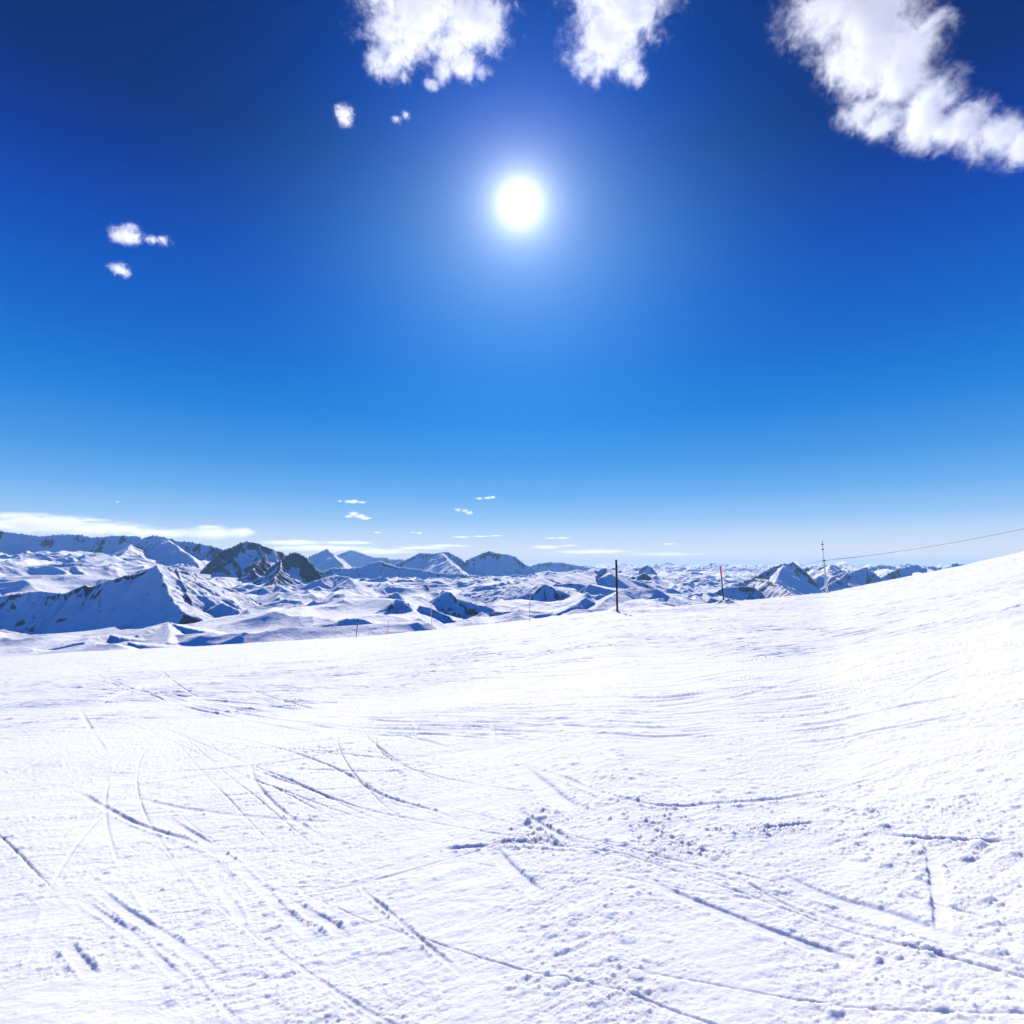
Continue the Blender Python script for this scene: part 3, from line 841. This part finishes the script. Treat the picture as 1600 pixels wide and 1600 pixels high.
def cloud(label, depth, lobes, tau=5.0, carve=1.25, grain=0.13, flat=1.0, group=None, cut=0.22, deep=0.8, aniso=0.45, detail=9.0, stretch=(1, 1, 1), swell=1.0, wl=(14.0, 5.0)):
    """lobes: (px, py, half width, half height) in the picture; depth in metres ahead of the eye"""
    k = depth / F
    pts = []
    for (px, py, rx, ry) in lobes:
        rx, ry = rx * swell, ry * swell
        p = Vector((0, 0, H)) + (FW * F + Vector((1, 0, 0)) * (px - CX) + UP * (CY - py)) * k
        pts.append((p, rx * k, ry * k))
    cen = sum((p for p, _, _ in pts), Vector()) / len(pts)
    bm = bmesh.new()
    size = min(max(rx, ry) for _, rx, ry in pts)
    L = []
    for p, rx, rz in pts:
        ry = deep * min(rx, 2.5 * rz)
        g = bmesh.ops.create_icosphere(bm, subdivisions=3, radius=1.0)
        for v in g['verts']:
            v.co = Vector((v.co.x * rx, v.co.y * ry, v.co.z * rz)) + (p - cen)
        L.append((p - cen, Vector((rx, ry, rz))))
    me = bpy.data.meshes.new('cloud')
    bm.to_mesh(me)
    bm.free()
    ob = bpy.data.objects.new('cloud', me)
    COL.objects.link(ob)
    if len(lobes) > 1:
        md = ob.modifiers.new('union', 'REMESH')
        md.mode = 'VOXEL'
        md.voxel_size = min(min(r.x, r.z) for _, r in L) * 0.28
        me2 = bpy.data.meshes.new_from_object(ob.evaluated_get(bpy.context.evaluated_depsgraph_get()))
        ob.modifiers.clear()
        ob.data = me2
        bpy.data.meshes.remove(me)
        me2.name = 'cloud'
        me = me2
        me.materials.clear()
    ob.location = cen
    m = bpy.data.materials.new('cloud_vapour')
    m.use_nodes = True
    t = NT(m.node_tree)
    m.node_tree.nodes.remove(m.node_tree.nodes['Principled BSDF'])
    tc = t.n('ShaderNodeTexCoord')
    pos = tc.outputs['Object']
    f = None
    for c, r in L:
        q = t.v('DIVIDE', t.v('SUBTRACT', pos, tuple(c)), tuple(r))
        a = t.m('SUBTRACT', 1.0, t.v('LENGTH', q))
        f = a if f is None else t.m('SMOOTH_MAX', f, a, 0.15)
    seed = (lobes[0][0] * 1.37, lobes[0][1] * 2.11, len(lobes) * 5.3)
    wpos = t.v('ADD', t.v('MULTIPLY', t.v('SCALE', pos), stretch), seed)
    wpos.node.inputs[0].links[0].from_node.inputs[0].links[0].from_node.inputs['Scale'].default_value = 1.0 / (wl[0] * k)
    n = t.m('ADD', t.m('MULTIPLY', t.noise(wpos, 1.0, detail, 0.62, 0.7), 0.6), t.m('MULTIPLY', t.noise(wpos, wl[0] / wl[1], 6.0, 0.66, 0.6), 0.4))
    dens = t.m('ADD', t.m('SUBTRACT', f, cut), t.m('MULTIPLY', t.m('SUBTRACT', n, 0.5), carve * 2.0))
    thick = 2.0 * sum(r.y for _, r in L) / len(L)
    dens = t.m('MULTIPLY', t.m('POWER', t.step(dens, 0.0, 0.9), 1.6), 2.4 * tau / thick)
    pv = t.n('ShaderNodeVolumePrincipled')
    pv.inputs['Color'].default_value = (0.995, 0.995, 0.995, 1)
    pv.inputs['Anisotropy'].default_value = aniso
    t.l(dens, pv.inputs['Density'])
    t.l(pv.outputs[0], m.node_tree.nodes['Material Output'].inputs['Volume'])
    m.cycles.volume_step_rate = 0.12
    me.materials.append(m)
    ob['label'] = label
    ob['category'] = 'cloud'
    if group:
        ob['group'] = group
    return ob


HIGH = 'small white clouds in the blue sky'
LOW = 'low clouds above the mountains'
cloud('ragged two-lobed white cloud at the top edge, left of the sun', 3200,
      [(612, 100, 40, 30), (590, 95, 26, 30), (632, 122, 15, 22), (620, 78, 40, 22), (694, 108, 32, 30), (674, 132, 20, 15), (710, 76, 40, 24), (725, 105, 36, 26), (752, 112, 24, 16), (640, 40, 90, 44), (740, 30, 80, 50), (660, -20, 130, 50)], tau=3.6, group=HIGH, swell=1.22, cut=0.25, carve=1.5, wl=(34.0, 9.0), aniso=0.3)
cloud('bright ragged cloud at the top edge just right of the sun', 3300,
      [(915, 105, 34, 26), (945, 100, 42, 28), (930, 128, 16, 18), (980, 108, 36, 26), (1000, 122, 20, 16), (950, 66, 80, 40), (970, 15, 100, 50), (980, -30, 120, 40)], tau=3.6, group=HIGH, swell=1.22, cut=0.25, carve=1.5, wl=(34.0, 9.0), aniso=0.3)
cloud('largest white cloud, filling the upper right corner of the sky', 2800,
      [(1310, 100, 40, 36), (1350, 115, 50, 45), (1400, 125, 60, 50), (1450, 165, 60, 48), (1340, 180, 36, 28), (1380, 195, 40, 26), (1440, 205, 50, 30), (1500, 190, 50, 46), (1370, 60, 80, 45), (1340, 0, 110, 60), (1420, 70, 60, 50), (1550, 215, 50, 40), (1600, 225, 40, 40)], tau=3.6, group=HIGH, swell=1.35, cut=0.17, carve=1.3, wl=(44.0, 11.0), aniso=0.25)
cloud('faint torn wisp of cloud up and left of the sun', 3400, [(537, 180, 18, 20), (530, 176, 12, 16), (542, 188, 12, 12)], tau=2.2, carve=1.5, group=HIGH, swell=1.4, cut=0.3, wl=(12.0, 4.0))
cloud('barely visible tiny wisp between the sun and the torn wisp', 3400, [(634, 180, 10, 8), (620, 187, 12, 8)], tau=0.8, carve=1.5, group=HIGH, swell=1.4, cut=0.3, wl=(9.0, 3.5))
cloud('puffy little cloud at the left with a crest on top and a tail', 3600, [(197, 369, 28, 15), (205, 357, 16, 10), (186, 368, 18, 13), (233, 374, 16, 7), (256, 376, 14, 11)], tau=3.0, group=HIGH, swell=1.35, cut=0.25, carve=1.35, wl=(13.0, 4.5))
cloud('small puff of cloud alone below the crested one at the left', 3600, [(184, 420, 18, 11), (194, 426, 12, 10)], tau=2.4, group=HIGH, swell=1.35, cut=0.25, carve=1.35, wl=(12.0, 4.5))
cloud('longer flat-topped white cloud low over the mountains, with a speck beside it', 78000, [(552, 784, 24, 5), (566, 785, 12, 4), (531, 783, 6, 3.5)], tau=2.5, grain=0.2, carve=0.8, deep=0.5, group=LOW)
cloud('wedge-shaped white cloud low over the mountains, left of centre', 78000, [(552, 803, 14, 7), (562, 807, 16, 6), (572, 810, 14, 4), (545, 807, 12, 4)], tau=2.8, grain=0.2, carve=0.8, deep=0.5, group=LOW)
cloud('broken woolly cloud low over the mountains near the centre', 78000, [(714, 796, 11, 7), (726, 798, 9, 6), (734, 801, 9, 5)], tau=1.6, grain=0.2, carve=1.3, deep=0.5, group=LOW)
cloud('thin wavy streak of cloud above the broken woolly one', 78000, [(748, 779, 13, 3.5), (762, 778, 12, 4), (770, 777, 9, 4)], tau=1.5, grain=0.2, carve=0.9, deep=0.5, group=LOW)
cloud('long thin cloud bank lying along the mountain tops at the far left', 90000, [(60, 818, 150, 22), (160, 826, 110, 17), (250, 833, 110, 13), (330, 834, 80, 13), (375, 832, 34, 12), (330, 824, 40, 6), (140, 813, 70, 5), (20, 805, 80, 9)], tau=1.7, grain=0.22, carve=0.7, deep=0.4, group=LOW, cut=0.1, stretch=(0.35, 0.5, 1.6))
cloud('flat layered cloud behind the peaks left of centre', 90000, [(455, 848, 80, 7), (540, 848, 70, 5), (500, 857, 120, 8), (600, 862, 90, 7), (660, 856, 70, 5), (700, 853, 60, 4)], tau=1.6, grain=0.2, carve=0.7, deep=0.4, group=LOW, cut=0.1, stretch=(0.3, 0.5, 1.8))
cloud('pencil-thin cloud streak low right of centre, above the double peak', 85000, [(720, 839, 24, 2.2), (750, 838, 26, 2.0), (775, 837, 20, 1.6)], tau=1.5, grain=0.3, carve=0.5, deep=0.5, group=LOW, cut=0.1)
cloud('short thin cloud streak left of the pencil-thin one', 85000, [(590, 832, 10, 2.2)], tau=1.3, grain=0.3, carve=0.5, deep=0.5, group=LOW, cut=0.1)
cloud('tiny cloud fleck between the short and the pencil-thin streaks', 85000, [(655, 833, 9, 2.4), (645, 832, 6, 2.0)], tau=1.3, grain=0.3, carve=0.5, deep=0.5, group=LOW, cut=0.1)
cloud('narrow cloud streak right of the pencil-thin one, above a paler layer', 85000, [(862, 841, 18, 2.0), (880, 840.5, 18, 2.0)], tau=1.4, grain=0.3, carve=0.5, deep=0.5, group=LOW, cut=0.1)
cloud('pale flat layer of cloud close to the horizon right of centre', 90000, [(850, 855, 50, 5), (885, 853, 30, 4), (930, 862, 120, 6), (1040, 866, 110, 5)], tau=0.9, grain=0.25, carve=0.6, deep=0.4, group=LOW, cut=0.1, stretch=(0.3, 0.5, 1.8))
cloud('lone needle-thin cloud streak between the black pole and the red-topped pole', 85000, [(1045, 850, 20, 1.9)], tau=1.4, grain=0.3, carve=0.5, deep=0.5, group=LOW, cut=0.1)
cloud('tiny white fleck of cloud just under the cable', 80000, [(1406, 864, 5, 3.5), (1401, 866, 4, 3)], tau=1.2, grain=0.3, carve=0.8, deep=0.5, group=LOW)
cloud('sparse fleck of cloud above the far left cloud bank', 85000, [(183, 784, 6, 3)], tau=0.9, grain=0.3, carve=0.8, deep=0.5, group=LOW)

# ------------------------------------------------------------------ poles and the cable
M_DARK = plain_mat('weathered_black_pole', (0.045, 0.024, 0.018), 0.55, 0, 0.4, 9)
M_NAVY = plain_mat('dark_blue_pole', (0.014, 0.016, 0.045), 0.5, 0, 0.3, 9)
M_RED = plain_mat('red_reflective_sleeve', (0.92, 0.09, 0.14), 0.34, 0.9, 0.12, 14)
M_RUST = plain_mat('faded_red_paint', (0.55, 0.09, 0.07), 0.45, 0.7, 0.3, 14)
M_ORANGE = plain_mat('faded_orange_band', (0.75, 0.28, 0.08), 0.45, 0.7, 0.2, 14)
M_GREY = plain_mat('galvanised_steel', (0.62, 0.63, 0.64), 0.5, 0.8, 0.25, 20)
M_PALE = plain_mat('pale_grey_plastic', (0.74, 0.71, 0.67), 0.5, 0.6, 0.15, 14)
M_WHITE = plain_mat('white_painted_steel', (0.92, 0.88, 0.82), 0.5, 0.6, 0.08, 6)
M_CABLE = plain_mat('steel_rope', (0.10, 0.10, 0.105), 0.45, 0.5, 0.2, 40)


def lathe(bm, prof, axis_top, segs=16, off=Vector()):
    """profile [(radius, fraction of height)] turned round a leaning axis"""
    d = axis_top.normalized()
    side = d.orthogonal().normalized()
    up2 = d.cross(side)
    rings = []
    for r, f in prof:
        c = axis_top * f + off
        rings.append([bm.verts.new(c + (side * math.cos(a) + up2 * math.sin(a)) * max(r, 1e-4)) for a in (2 * math.pi * i / segs for i in range(segs))])
    for a, b in zip(rings[:-1], rings[1:]):
        for i in range(segs):
            f = bm.faces.new((a[i], a[(i + 1) % segs], b[(i + 1) % segs], b[i]))
            f.smooth = True
    bm.faces.new(list(reversed(rings[0])))
    bm.faces.new(rings[-1])


def part(name, bm, mat, parent=None, loc=None):
    me = bpy.data.meshes.new(name)
    bmesh.ops.recalc_face_normals(bm, faces=bm.faces)
    bm.to_mesh(me)
    bm.free()
    me.materials.append(mat)
    ob = bpy.data.objects.new(name, me)
    COL.objects.link(ob)
    if parent is not None:
        ob.parent = parent
    if loc is not None:
        ob.location = loc
    return ob


def turned(name, prof, top, mat, parent, off=Vector(), segs=16):
    bm = bmesh.new()
    lathe(bm, prof, top, segs, off)
    return part(name, bm, mat, parent)


def foot(px, r):
    th, _ = sight(px, 950)
    s = float(slope_s(np.array([th]))[0])
    return Vector((r * math.sin(th), r * math.cos(th), r * s))


def top_of(base, px_top, py_top):
    """axis from the foot to the tip: the tip stands as far off as the foot"""
    d = FW * F + Vector((1, 0, 0)) * (px_top - CX) + UP * (CY - py_top)
    return Vector((0, 0, H)) + d * (base.y / d.y) - base


def thing(name, label, cat, loc, group=None):
    o = bpy.data.objects.new(name, None)
    COL.objects.link(o)
    o.location = loc
    o['label'] = label
    o['category'] = cat
    if group:
        o['group'] = group
    return o


POLES = 'marker poles along the crest of the slope'


def marker_pole(label, px, r, tip, rad, sections, extras=()):
    """sections: (name, material, from, to, radius factor) along the pole"""
    base = foot(px, r)
    o = thing('marker_pole', label, 'pole', base, POLES)
    ax = top_of(base, *tip)
    L = ax.length
    for name, mat, f0, f1, k in sections:
        e = 0.006 / L
        cap = [(rad * k * 0.55, f1), (0, f1 + e)] if f1 >= 1 else [(rad * k * 0.9, f1)]
        low = -0.35 / L if f0 == 0 else f0
        n = 6
        prof = [(rad * k, low + (f1 - e * 3 - low) * i / n) for i in range(n + 1)]
        prof[0] = (rad * k * 0.96, prof[0][1])
        turned(name, prof + cap, ax, mat, o)
    for name, mat, f, k, h in extras:
        e = h / L
        turned(name, [(rad * 0.9, f - e), (rad * k, f - e * 0.7), (rad * k, f + e * 0.7), (rad * 0.9, f + e)], ax, mat, o)
    return o


marker_pole('thick black wooden pole with a dark cap, tallest and nearest of the poles', 964.5, 35.3, (962.8, 874.5), 0.062,
            [('shaft', M_DARK, 0, 0.965, 1.0), ('cap', M_NAVY, 0.966, 1.0, 1.12)], [('ring', M_RUST, 0.05, 1.25, 0.05), ('ring', M_DARK, 0.80, 1.15, 0.02)])
marker_pole('dark pole with a bright red sleeve on top, leaning left out of a snow heap', 1131.5, 45.3, (1125.6, 884), 0.052,
            [('shaft', M_NAVY, 0, 0.74, 0.8), ('sleeve', M_RED, 0.741, 1.0, 1.2)], [('collar', M_RUST, 0.12, 1.35, 0.09)])
marker_pole('short black pole with a darker tip and a faint orange band, farthest left', 557.5, 89.0, (559.6, 966.5), 0.06,
            [('shaft', M_DARK, 0, 0.80, 0.85), ('tip', M_NAVY, 0.80, 1.0, 1.25)], [('band', M_ORANGE, 0.74, 1.1, 0.12)])
marker_pole('thin faded red pole, shortest of the poles, right of the short black one', 606.5, 83.0, (606.8, 969), 0.035,
            [('shaft', M_RUST, 0, 0.55, 0.9), ('tip', M_RED, 0.551, 1.0, 1.0)], [('joint', M_DARK, 0.55, 1.2, 0.05)])
marker_pole('slim grey metal pole leaning slightly left, right of the thin red one', 675.5, 65.0, (672.9, 938.8), 0.035,
            [('shaft', M_GREY, 0, 0.92, 0.95), ('cap', M_DARK, 0.921, 1.0, 1.1)], [('joint', M_DARK, 0.55, 1.2, 0.04)])
marker_pole('slim pale grey pole, upright, left of the thick black pole', 827.5, 55.0, (828.2, 919.5), 0.034,
            [('shaft', M_PALE, 0, 0.55, 1.0), ('upper_tube', M_GREY, 0.551, 1.0, 0.85)], [('joint', M_DARK, 0.55, 1.25, 0.035)])

# mast that carries the cable
mb = foot(1293.5, 64.5)
mast = thing('cable_mast', 'tall slender mast, white below and grey above, holding the cable on the right', 'mast', mb)
max_ = top_of(mb, 1284.6, 847)
ML = max_.length
turned('lower_tube', [(0.12, -0.4 / ML), (0.11, 0.1), (0.095, 0.36), (0.07, 0.37)], max_, M_WHITE, mast)
turned('middle_tube', [(0.07, 0.365), (0.065, 0.5), (0.06, 0.64), (0.05, 0.65)], max_, M_PALE, mast)
turned('upper_tube', [(0.04, 0.64), (0.036, 0.8), (0.03, 0.99), (0.01, 1.0)], max_, M_GREY, mast)
for f in (0.855, 0.955):
    turned('insulator', [(0.035, f - 0.012), (0.085, f - 0.009), (0.10, f), (0.085, f + 0.009), (0.035, f + 0.012)], max_, M_DARK, mast)
bm = bmesh.new()
sh = turned('sensor_head', [(0.03, 0.99), (0.10, 0.995), (0.12, 1.005), (0.06, 1.015), (0.01, 1.018)], max_, M_GREY, mast)
CLF = 0.635
cl = max_ * CLF
clamp_b = turned('clamp', [(0.07, CLF - 0.012), (0.14, CLF - 0.008), (0.14, CLF + 0.008), (0.07, CLF + 0.012)], max_, M_DARK, mast)
bm.free()


def tube(bm, pts, rads, segs=8):
    rings = []
    for i, p in enumerate(pts):
        d = (pts[min(i + 1, len(pts) - 1)] - pts[max(i - 1, 0)]).normalized()
        s = d.cross(Vector((0, 0, 1))).normalized()
        u = s.cross(d)
        rings.append([bm.verts.new(p + (s * math.cos(a) + u * math.sin(a)) * rads) for a in (2 * math.pi * k / segs for k in range(segs))])
    for a, b in zip(rings[:-1], rings[1:]):
        for i in range(segs):
            f = bm.faces.new((a[i], a[(i + 1) % segs], b[(i + 1) % segs], b[i]))
            f.smooth = True
    bm.faces.new(rings[0])
    bm.faces.new(list(reversed(rings[-1])))


hang = mb + cl + Vector((0, -0.165, 0))
right_pts = [hang] + [spot(px, py, r) for px, py, r in ((1345, 869.6, 61), (1405, 861.2, 58), (1450, 854.2, 55.5), (1500, 845.6, 53), (1600, 826, 49), (1750, 792, 44), (1900, 754, 41))]
left_pts = [spot(px, py, r) for px, py, r in ((1190, 905, 150), (1225, 893.5, 110), (1262, 882.5, 80))]
bm = bmesh.new()
line = [tuple(p) for p in left_pts + right_pts]
sm = []
P3 = [np.array(p) for p in line]
P3 = [2 * P3[0] - P3[1]] + P3 + [2 * P3[-1] - P3[-2]]
for i in range(1, len(P3) - 2):
    for k in range(8):
        t_ = k / 8
        a_, b_, c_, d_ = P3[i - 1], P3[i], P3[i + 1], P3[i + 2]
        sm.append(Vector(0.5 * (2 * b_ + (c_ - a_) * t_ + (2 * a_ - 5 * b_ + 4 * c_ - d_) * t_ ** 2 + (3 * b_ - a_ - 3 * c_ + d_) * t_ ** 3)))
sm.append(Vector(line[-1]))
tube(bm, sm, 0.022)
cable = part('cable', bm, M_CABLE)
cable['label'] = 'thin dark cable rising to the right edge from the clamp on the white mast'
cable['category'] = 'cable'
